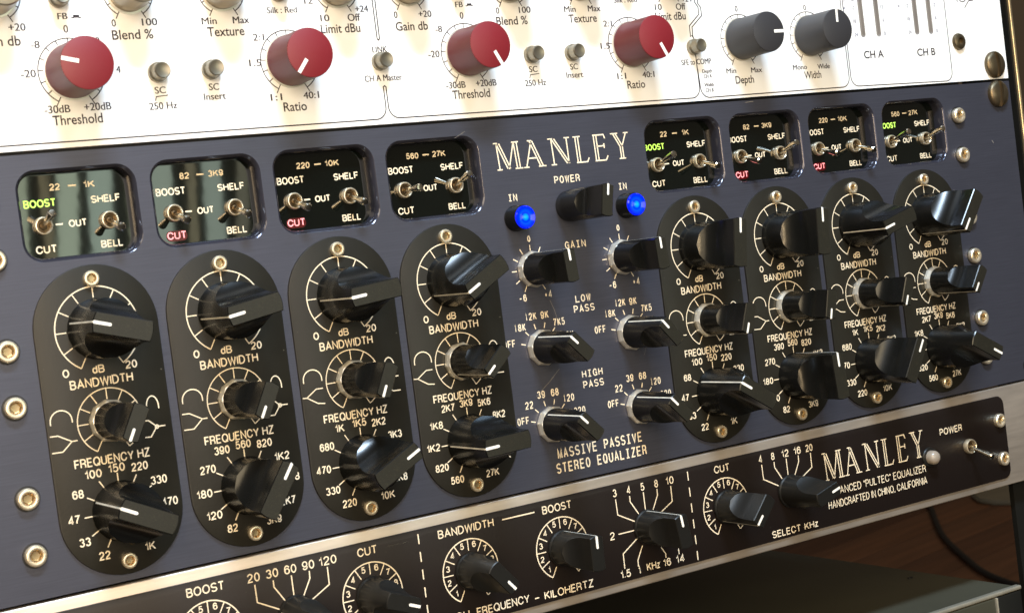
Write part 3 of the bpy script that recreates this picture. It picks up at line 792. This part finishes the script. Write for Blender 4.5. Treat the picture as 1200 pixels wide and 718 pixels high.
# toggle switches
NUT = lathe('toggle_nut', [(2.3, 0.0), (2.75, 0.0), (2.85, 0.35), (2.75, 1.7), (2.6, 1.95), (2.4, 2.0), (2.25, 1.85), (2.15, 0.9), (2.15, 0.2)], 28)
CUP = lathe('bushing', [(2.16, 0.4), (1.3, 0.5), (0.95, 1.0), (0.0, 1.1)], 20)
def lever_mesh(L=11.5, r0=0.75, r1=1.15):
    return lathe('lever', [(r0, 0.0), (r0 * 1.05, L * 0.4), (r1 * 0.95, L * 0.86), (r1, L - 0.6), (r1 * 0.75, L - 0.12), (0, L)], 16)
LEVER = lever_mesh(12.0, 0.78, 1.35)
ST = [('up', 'down', 'g'), ('down', 'down', 'r'), ('down', 'down', 'r'), ('mid', 'up', None), ('up', 'down', 'g'), ('down', 'up', 'r'), ('down', 'down', 'r'), ('up', 'up', 'g')]
TILT = {'up': 15, 'mid': -1, 'down': -15}
def toggle(parent, x, y, z, st, name='toggle_switch', lm=LEVER):
    o = obj(name, NUT, 'brass', parent, (x, y, z))
    rel('bushing', CUP, 'bush', o)
    l = rel('lever', lm, 'steel', o); l.rotation_euler = (R(-TILT[st]), R(random.uniform(-2, 2)), 0)
    l.location = (0, -0.4 * MM, 0)
    return o
DY = 5.0
win_text = {}
for i, x in enumerate(XS):
    b = i % 4
    lo, hi, F = BANDS[b]
    win = obj('switch_window', ring_profile('window_bevel', tuple([WR[i][0] - x, WR[i][1] - x, WR[i][2], WR[i][3], 6.2]),
              [(0.0, -0.03), (0.25, 0.12), (0.75, 0.55), (1.05, 1.2), (1.2, 2.2), (1.25, DY + .1)], 10), 'bezel', eq, (x, 0, 0))
    g = obj('glass_pane', extrude_shape('glass_pane', rrect(-18.3, 18.3, 33.7, 60.9, 5.9), 0, 2.5), 'glass', win, (x, DY, 0))
    def wtx(bm, lo=lo, hi=hi):
        put_engraved(bm, lo, -5.4, 56.0, 2.1, 1.62 * len(lo), -0.06); put_engraved(bm, hi, 5.2, 56.0, 2.1, 1.75 * len(hi), -0.06)
        ribbon_bm(bm, [(-1.3, 56.0), (1.2, 56.0)], 0.5, -0.06)
        put_engraved(bm, 'SHELF', 9.8, 51.2, 2.3, 9.2, -0.06); put_engraved(bm, 'OUT', 0.2, 44.5, 2.2, 5.6, -0.06); put_engraved(bm, 'BELL', 10.0, 37.2, 2.3, 7.0, -0.06)
        ribbon_bm(bm, [(-6.6, 44.6), (-4.4, 44.6)], 0.5, -0.06)
    if b not in win_text: win_text[b] = words(wtx)
    put_words(win_text[b], 'print', win, (x, DY, 0))
    bo = text_mesh('boost', lambda bm: put_engraved(bm, 'BOOST', -10.6, 51.4, 2.4, 9.8, -0.06))
    cu_ = text_mesh('cut', lambda bm: put_engraved(bm, 'CUT', -10.4, 37.4, 2.4, 6.4, -0.08))
    lit = ST[i][2]
    obj('printed_word', bo, 'green_lit' if lit == 'g' else 'print', win, (x, DY, 0), 0, 'lit green word BOOST' if lit == 'g' else None)
    obj('printed_word', cu_, 'red_lit' if lit == 'r' else 'print', win, (x, DY, 0), 0, 'lit red word CUT' if lit == 'r' else None)
    if lit == 'r':
        obj('red_backlight', extrude_shape('glow', rrect(-13.9, -7.0, 35.6, 38.9, 1.5), -0.03, 0.05), 'red_glow', win, (x, DY, 0))
    toggle(eq, x - 10.6, DY, 44.5, ST[i][0]); toggle(eq, x + 9.9, DY, 44.4, ST[i][1])
    pl = obj('dial_plate', PLATE, 'plate', eq, (x, 0, 0))
    obj('printed_scale', SC_ME, 'print', pl, (x, 0, 0))
    obj('curve_symbols', SY[0 if b < 2 else 1], 'print', pl, (x, 0, 0))
    put_words(band_text[b], 'print', pl, (x, 0, 0))
    screw(pl, x, -0.9, 27.0); screw(pl, x, -0.9, -59.8)
    a, c_, d = ANG[i]
    knob(eq, 'big', x, 11.6, a, None, -0.5); knob(eq, 'small', x, -16.6, c_, None, -0.9); knob(eq, 'big', x, -44.4, d, None, -0.5)
# centre section
cb = -0.06
def cent(bm):
    y = cb
    put_logo(bm, -29.9, 29.0, 47.8, 57.6, y, 0.50)
obj('maker_logo', text_mesh('maker_logo', cent), 'print', eq)
def cent2(bm):
    y = cb
    put_mono(bm, 'POWER', -6.3, 5.0, 42.5, 2.7, y); put_mono(bm, 'IN', -26.8, -23.0, 37.8, 2.6, y); put_mono(bm, 'IN', 21.8, 25.6, 37.7, 2.6, y)
    put_mono(bm, 'GAIN', -5.2, 4.0, 18.6, 2.7, y)
    put_mono(bm, 'LOW', -3.6, 3.2, -1.2, 2.7, y); put_mono(bm, 'PASS', -4.8, 4.4, -4.9, 2.7, y)
    put_mono(bm, 'HIGH', -4.8, 4.4, -28.7, 2.7, y); put_mono(bm, 'PASS', -4.8, 4.4, -32.6, 2.7, y)
    put_mono(bm, 'MASSIVE PASSIVE', -19.6, 18.4, -55.4, 3.7, y, 0.52); put_mono(bm, 'STEREO EQUALIZER', -20.8, 19.8, -60.6, 3.7, y, 0.52)
    for cx in (-20.3, 19.3):
        put_engraved(bm, '0', cx, 22.6, 2.3, 1.3, y); put_mono(bm, '-6', cx - 7.3, cx - 4.0, 1.9, 2.6, y); put_mono(bm, '+4', cx + 3.6, cx + 6.9, 2.0, 2.6, y)
        for z0, L in ((-16.6, [('OFF', -13.6, 3.0), ('18K', -8.5, 8.2), ('12K', -3.4, 11.6), ('9K', 2.6, 11.5), ('7K5', 8.4, 8.2), ('6K', 12.4, 3.0)]),
                      (-44.4, [('OFF', -11.9, 3.0), ('22', -8.6, 8.2), ('39', -3.1, 11.2), ('68', 2.8, 11.2), ('120', 8.4, 8.3), ('220', 12.6, 3.0)])):
            for s, dx, dz in L:
                w = 1.62 * len(s) + .1
                put_mono(bm, s, cx + dx - w / 2, cx + dx + w / 2, z0 + dz, 2.7, y)
put_words(words(cent2), 'print', eq)
def cent3(bm):
    for cx in (-20.3, 19.3):
        for i in range(11): ribbon_bm(bm, [polar(cx, 11.6, 8.8, -150 + 30 * i), polar(cx, 11.6, 6.7, -150 + 30 * i)], 0.34, cb)
        for z0 in (-16.6, -44.4):
            for a in (-75, -45, -15, 15, 45, 75): ribbon_bm(bm, [polar(cx, z0, 9.0, a), polar(cx, z0, 7.1, a)], 0.38, cb)
obj('printed_scale', text_mesh('centre_scale', cent3), 'print', eq)
for cx, a, l, h in ((-20.3, 356, 316, 316), (19.3, 357, 320, 317)):
    knob(eq, 'small', cx, 11.6, a); knob(eq, 'small', cx, -16.6, l); knob(eq, 'small', cx, -44.4, h)
knob(eq, 'small', -1.6, 32.6, 10, None, 0.0, 'knob')
# fine scratches in the anodising
M['scratch'] = mat('bare_scratch', (0.22, 0.20, 0.18), 0.5)
obj('scratches', ribbons('scratches', [([(-14.6, -0.2), (-13.2, -4.0), (-12.2, -8.2)], 0.14), ([(-25.5, -33.5), (-19.5, -29.5), (-14.2, -25.2)], 0.12), ([(26.2, -21.4), (24.1, -25.8)], 0.1),
    ([(198.5, 21.0), (203.5, 17.6)], 0.12), ([(-212.0, 12.0), (-211.4, 4.0)], 0.14), ([(-45.5, 60.5), (-41.0, 62.6)], 0.12), ([(226.0, 40.5), (227.0, 39.2)], 0.3), ([(88.0, 65.2), (92.0, 65.4)], 0.25)], 0.12, -0.03), 'scratch', eq)['kind'] = 'stuff'
# blue lamps
BAR = lathe('lamp_barrel', [(4.6, 0), (4.65, 0.8), (4.45, 1.2), (4.4, 6.0), (4.25, 6.4), (4.05, 6.4)], 36)
LENS = lathe('lens', [(4.1, 6.2), (4.1, 7.0), (3.7, 7.4), (3.0, 7.1), (2.2, 6.8), (1.3, 7.0), (0.6, 7.25), (0, 7.3)], 36)
for x in (-24.9, 24.0):
    o = obj('indicator_lamp', BAR, 'knob', eq, (x, 0, 30.3)); rel('lens', LENS, 'blue', o, 'lit blue lens')
# panel screws at both ends
for x in (-207.0, 206.0):
    for z in (52.6, 35.5, 8.4, -8.4, -35.6, -52.6):
        if x > 0 and z in (8.4, -52.6): pass
        o = screw(eq, x, 0, z, 'panel_screw', 1.36)
        rel('countersink_ring', RING, 'dark_metal', o)

obj('mounting_slot', extrude_shape('mounting_slot', rrect(229.5, 236.5, -63.7, -57.3, 3.1), -0.03, 0.4), 'dark_metal', eq)

# ================================================================== TUBE EQUALIZER (below)
tu = thing('passive_equalizer', 'silver-edged black equalizer with engraved numbered dials, lowest full panel in the rack', 'audio unit', (0, 0, -110))
obj('front_panel', box('front_panel', -241.3, 241.3, 0, 4.5, -110.2, -67.0, 0.5), 'silver', tu)
obj('chassis', box('chassis', -211, 211, 4.6, 300, -110, -68), 'chassis', tu)
ins = obj('black_inset', extrude_shape('black_inset', rrect(-213.4, 213.4, -106.8, -70.6, 4.0), -0.7, 0.05, 0.2), 'black_inset', tu)
CZ = -88.8; yk = -0.76
def tsc(bm):
    for cx in (-156.7, -99.5, -61.3, -22.9, 53.5):
        ribbon_bm(bm, arc(cx, CZ, 11.1, -150, 150, 60), 0.42, yk)
        for i in range(11):
            a = -150 + 30 * i; ribbon_bm(bm, [polar(cx, CZ, 11.1, a), polar(cx, CZ, 7.1, a)], 0.36, yk - .01)
    def lead(cx, pts, w=0.42): ribbon_bm(bm, [(cx + p[0], p[1]) for p in pts], w, yk)
    up = [[(-12.8, -76.1), (-12.7, -81.9), (-4.9, -86.1)], [(-6.4, -76.1), (-6.4, -78.3), (-2.8, -84.1)], [(0, -75.9), (0, -83.3)],
          [(6.4, -75.8), (6.3, -78.2), (3.0, -84.0)], [(12.9, -75.9), (12.8, -81.7), (6.2, -85.2)]]
    for cx in (-127.5, 15.4, 86.2):
        for u in up: lead(cx, u)
    lead(15.4, [(-13.4, -89.0), (-6.0, -89.0)])
    lead(15.4, [(-12.5, -102.0), (-12.4, -96.5), (-5.5, -92.3)]); lead(15.4, [(-6.3, -102.6), (-6.2, -100.2), (-3.3, -95.2)])
    lead(15.4, [(5.0, -97.6), (6.7, -100.4), (6.7, -102.0)]); lead(15.4, [(6.4, -92.6), (12.9, -99.0), (13.0, -101.9)])
    for x in (-80, 36.9):
        for k in range(6): ribbon_bm(bm, [(x, -72.1 - 6.1 * k), (x, -75.5 - 6.1 * k)], 0.45, yk)
    ribbon_bm(bm, [(-46.4, -73.9), (-32.8, -73.9)], 0.45, yk)
    ribbon_bm(bm, [(-92.2, -73.9), (-84.0, -73.9)], 0.01, yk)
obj('engraved_scale', text_mesh('engraved_scale', tsc), 'print', ins)
def ttx(bm):
    T = lambda s, x, z, w=None, h=2.9, b=0.42: put_engraved(bm, s, x, z, h, w, yk, b)
    for cx in (-156.7, -99.5, -61.3, -22.9, 53.5):
        for i in range(10):
            p = polar(cx, CZ, 9.3, -135 + 30 * i); T(str(i + 1), p[0], p[1], 0.9 if i == 0 else (1.5 if i < 9 else 2.3), 2.2, 0.36)
    T('BOOST', -156.7, -73.9, 12.6); T('CUT', -99.6, -73.8, 7.4); T('BANDWIDTH', -61.2, -74.0, 22.4); T('BOOST', -23.2, -74.0, 12.6); T('CUT', 53.5, -73.9, 7.6)
    for cx, L in ((-127.5, ('20', '30', '60', '90', '120')), (15.4, ('3', '4', '5', '8', '10')), (86.0, ('4', '8', '12', '16', '20'))):
        for k, s in enumerate(L): T(s, cx - 12.9 + 6.4 * k + (0.6 if s == '120' else 0), -73.8, {1: 2.0, 2: 4.3, 3: 6.4}[len(s)] * (0.86 if cx > 0 else 1.0))
    T('2', -0.8, -89.1, 2.1); T('1.5', 3.0, -103.9, 4.6); T('1', 9.4, -103.9, 0.9); T('KHz', 15.9, -103.6, 6.2); T('16', 22.3, -103.7, 3.6); T('14', 28.6, -103.7, 4.0)
    T('HIGH', -68.6, -103.3, 9.2); T('FREQUENCY', -50.2, -103.4, 21.8); T('-', -36.2, -103.9, 2.2); T('KILOHERTZ', -22.3, -104.0, 21.4)
    T('SELECT', 82.0, -104.2, 14.9, 2.8); T('KHz', 95.1, -104.2, 7.2, 2.8)
    T('POWER', 179.2, -80.2, 13.6, 2.9)
    T('ENHANCED "PULTEC" EQUALIZER', 133.6, -93.5, 56.4, 3.1, 0.36); T('HANDCRAFTED IN CHINO, CALIFORNIA', 133.6, -98.6, 56.4, 3.1, 0.36)
    T('LOW FREQUENCY - CYCLES', -142.0, -103.9, 48.0)
put_words(words(ttx), 'print', ins)
obj('maker_logo', text_mesh('maker_logo', lambda bm: put_logo(bm, 105.3, 162.2, -88.6, -77.3, yk, 0.48)), 'print', ins)
for x, a in ((-156.7, 130), (-127.5, 290), (-99.5, 112), (-61.3, 140), (-22.8, 1), (15.4, 352), (53.6, 221), (86.2, 74)):
    knob(tu, 'pul', x, CZ, a, None, -0.5)
screw(tu, 208.9, -0.7, -81.1, 'panel_screw', 1.25); screw(tu, 208.9, -0.7, -97.9, 'panel_screw', 1.25)
LEV2 = lever_mesh(12.0, 0.8, 1.25)
tg = toggle(tu, 188.6, -0.7, -88.9, 'mid', 'power_switch', LEV2)
tg.scale = (1.15, 1.1, 1.15)
for ch in bpy.data.objects:
    if ch.parent == tg: ch.rotation_euler = (R(17 if ch.name.startswith('lever') else 0), 0, 0)
LB = lathe('lamp_barrel', [(4.2, 0), (4.2, 0.7), (3.9, 1.1), (2.9, 1.2)], 32)
LL = lathe('lamp_lens', [(2.95, 0.9), (2.95, 2.9), (2.75, 3.7), (2.2, 4.4), (1.2, 4.9), (0, 5.0)], 32)
M['frosted'] = mat('frosted_lens', (0.29, 0.245, 0.20), 0.35, coat=0.5, coat_rough=0.08)
o = obj('power_lamp', LB, 'knob_matt', tu, (164.4, -0.7, -89.4)); rel('lens', LL, 'frosted', o, 'unlit frosted pale lens')

# ================================================================== RACK SCREWS on the ears
def slotted():
    bm = bmesh.new(); r = 5.9; hgt = 3.2
    prof = [(r * 1.0, 0.0), (r * 1.0, 1.0)] + [(r * math.cos(R(t)), 1.0 + (hgt - 1.0) * math.sin(R(t))) for t in range(12, 90, 13)] + [(0, hgt)]
    n = 36; rings = []
    for rr, hh in prof:
        rings.append([V(bm, (rr * math.sin(2 * math.pi * i / n), -hh, rr * math.cos(2 * math.pi * i / n))) for i in range(n)] if rr else [V(bm, (0, -hh, 0))])
    for a, b in zip(rings, rings[1:]):
        for i in range(n):
            j = (i + 1) % n
            bm.faces.new((a[i], a[j], b[0]) if len(b) == 1 else (a[i], a[j], b[j], b[i]))
    bm.faces.new(rings[0])
    sw = 1.1
    for sx in (-1, 1):      # the slot: cut both sides of it, open the dome between, add walls and floor coloured dark for the shade inside
        bmesh.ops.bisect_plane(bm, geom=bm.verts[:] + bm.edges[:] + bm.faces[:], dist=1e-8, plane_co=(sx * sw * MM, 0, 0), plane_no=(1, 0, 0))
    dead = [f for f in bm.faces if abs(f.calc_center_median().x) < sw * MM * 0.98 and f.calc_center_median().y < -1.05 * MM]
    bmesh.ops.delete(bm, geom=dead, context='FACES')
    for sx in (-1, 1):
        vs = sorted({v for e in bm.edges if len(e.link_faces) == 1 for v in e.verts if abs(v.co.x - sx * sw * MM) < 1e-6}, key=lambda v: v.co.z)
        bm.faces.new(vs).material_index = 1
    zz = 5.65
    fl_ = bm.faces.new([V(bm, p) for p in ((-sw, -1.15, -zz), (sw, -1.15, -zz), (sw, -1.15, zz), (-sw, -1.15, zz))]); fl_.material_index = 1
    me2 = finish(bm, 'screw_head', 32)
    me2.materials.clear(); me2.materials.append(M['old_steel']); me2.materials.append(M['dark_metal'])
    return me2
SH = slotted()
for z, lab in ((73.4, 'round slotted rack screw on the corner of the white unit'), (60.6, 'round slotted rack screw on the corner of the navy unit')):
    o = obj('rack_screw', SH, 'old_steel', None, (232.6, -0.05, z), -3 if z > 70 else 4)
    o['label'] = lab; o['category'] = 'screw'; o['group'] = 'slotted rack screws at the right edge'

for o in bpy.data.objects:
    if '_w' in o: del o['_w']
    if o.name.split('.')[0] in ('printed_scale', 'engraved_scale', 'curve_symbols', 'printed_border', 'printed_mark', 'maker_logo', 'printed_logo'): o['kind'] = 'stuff'
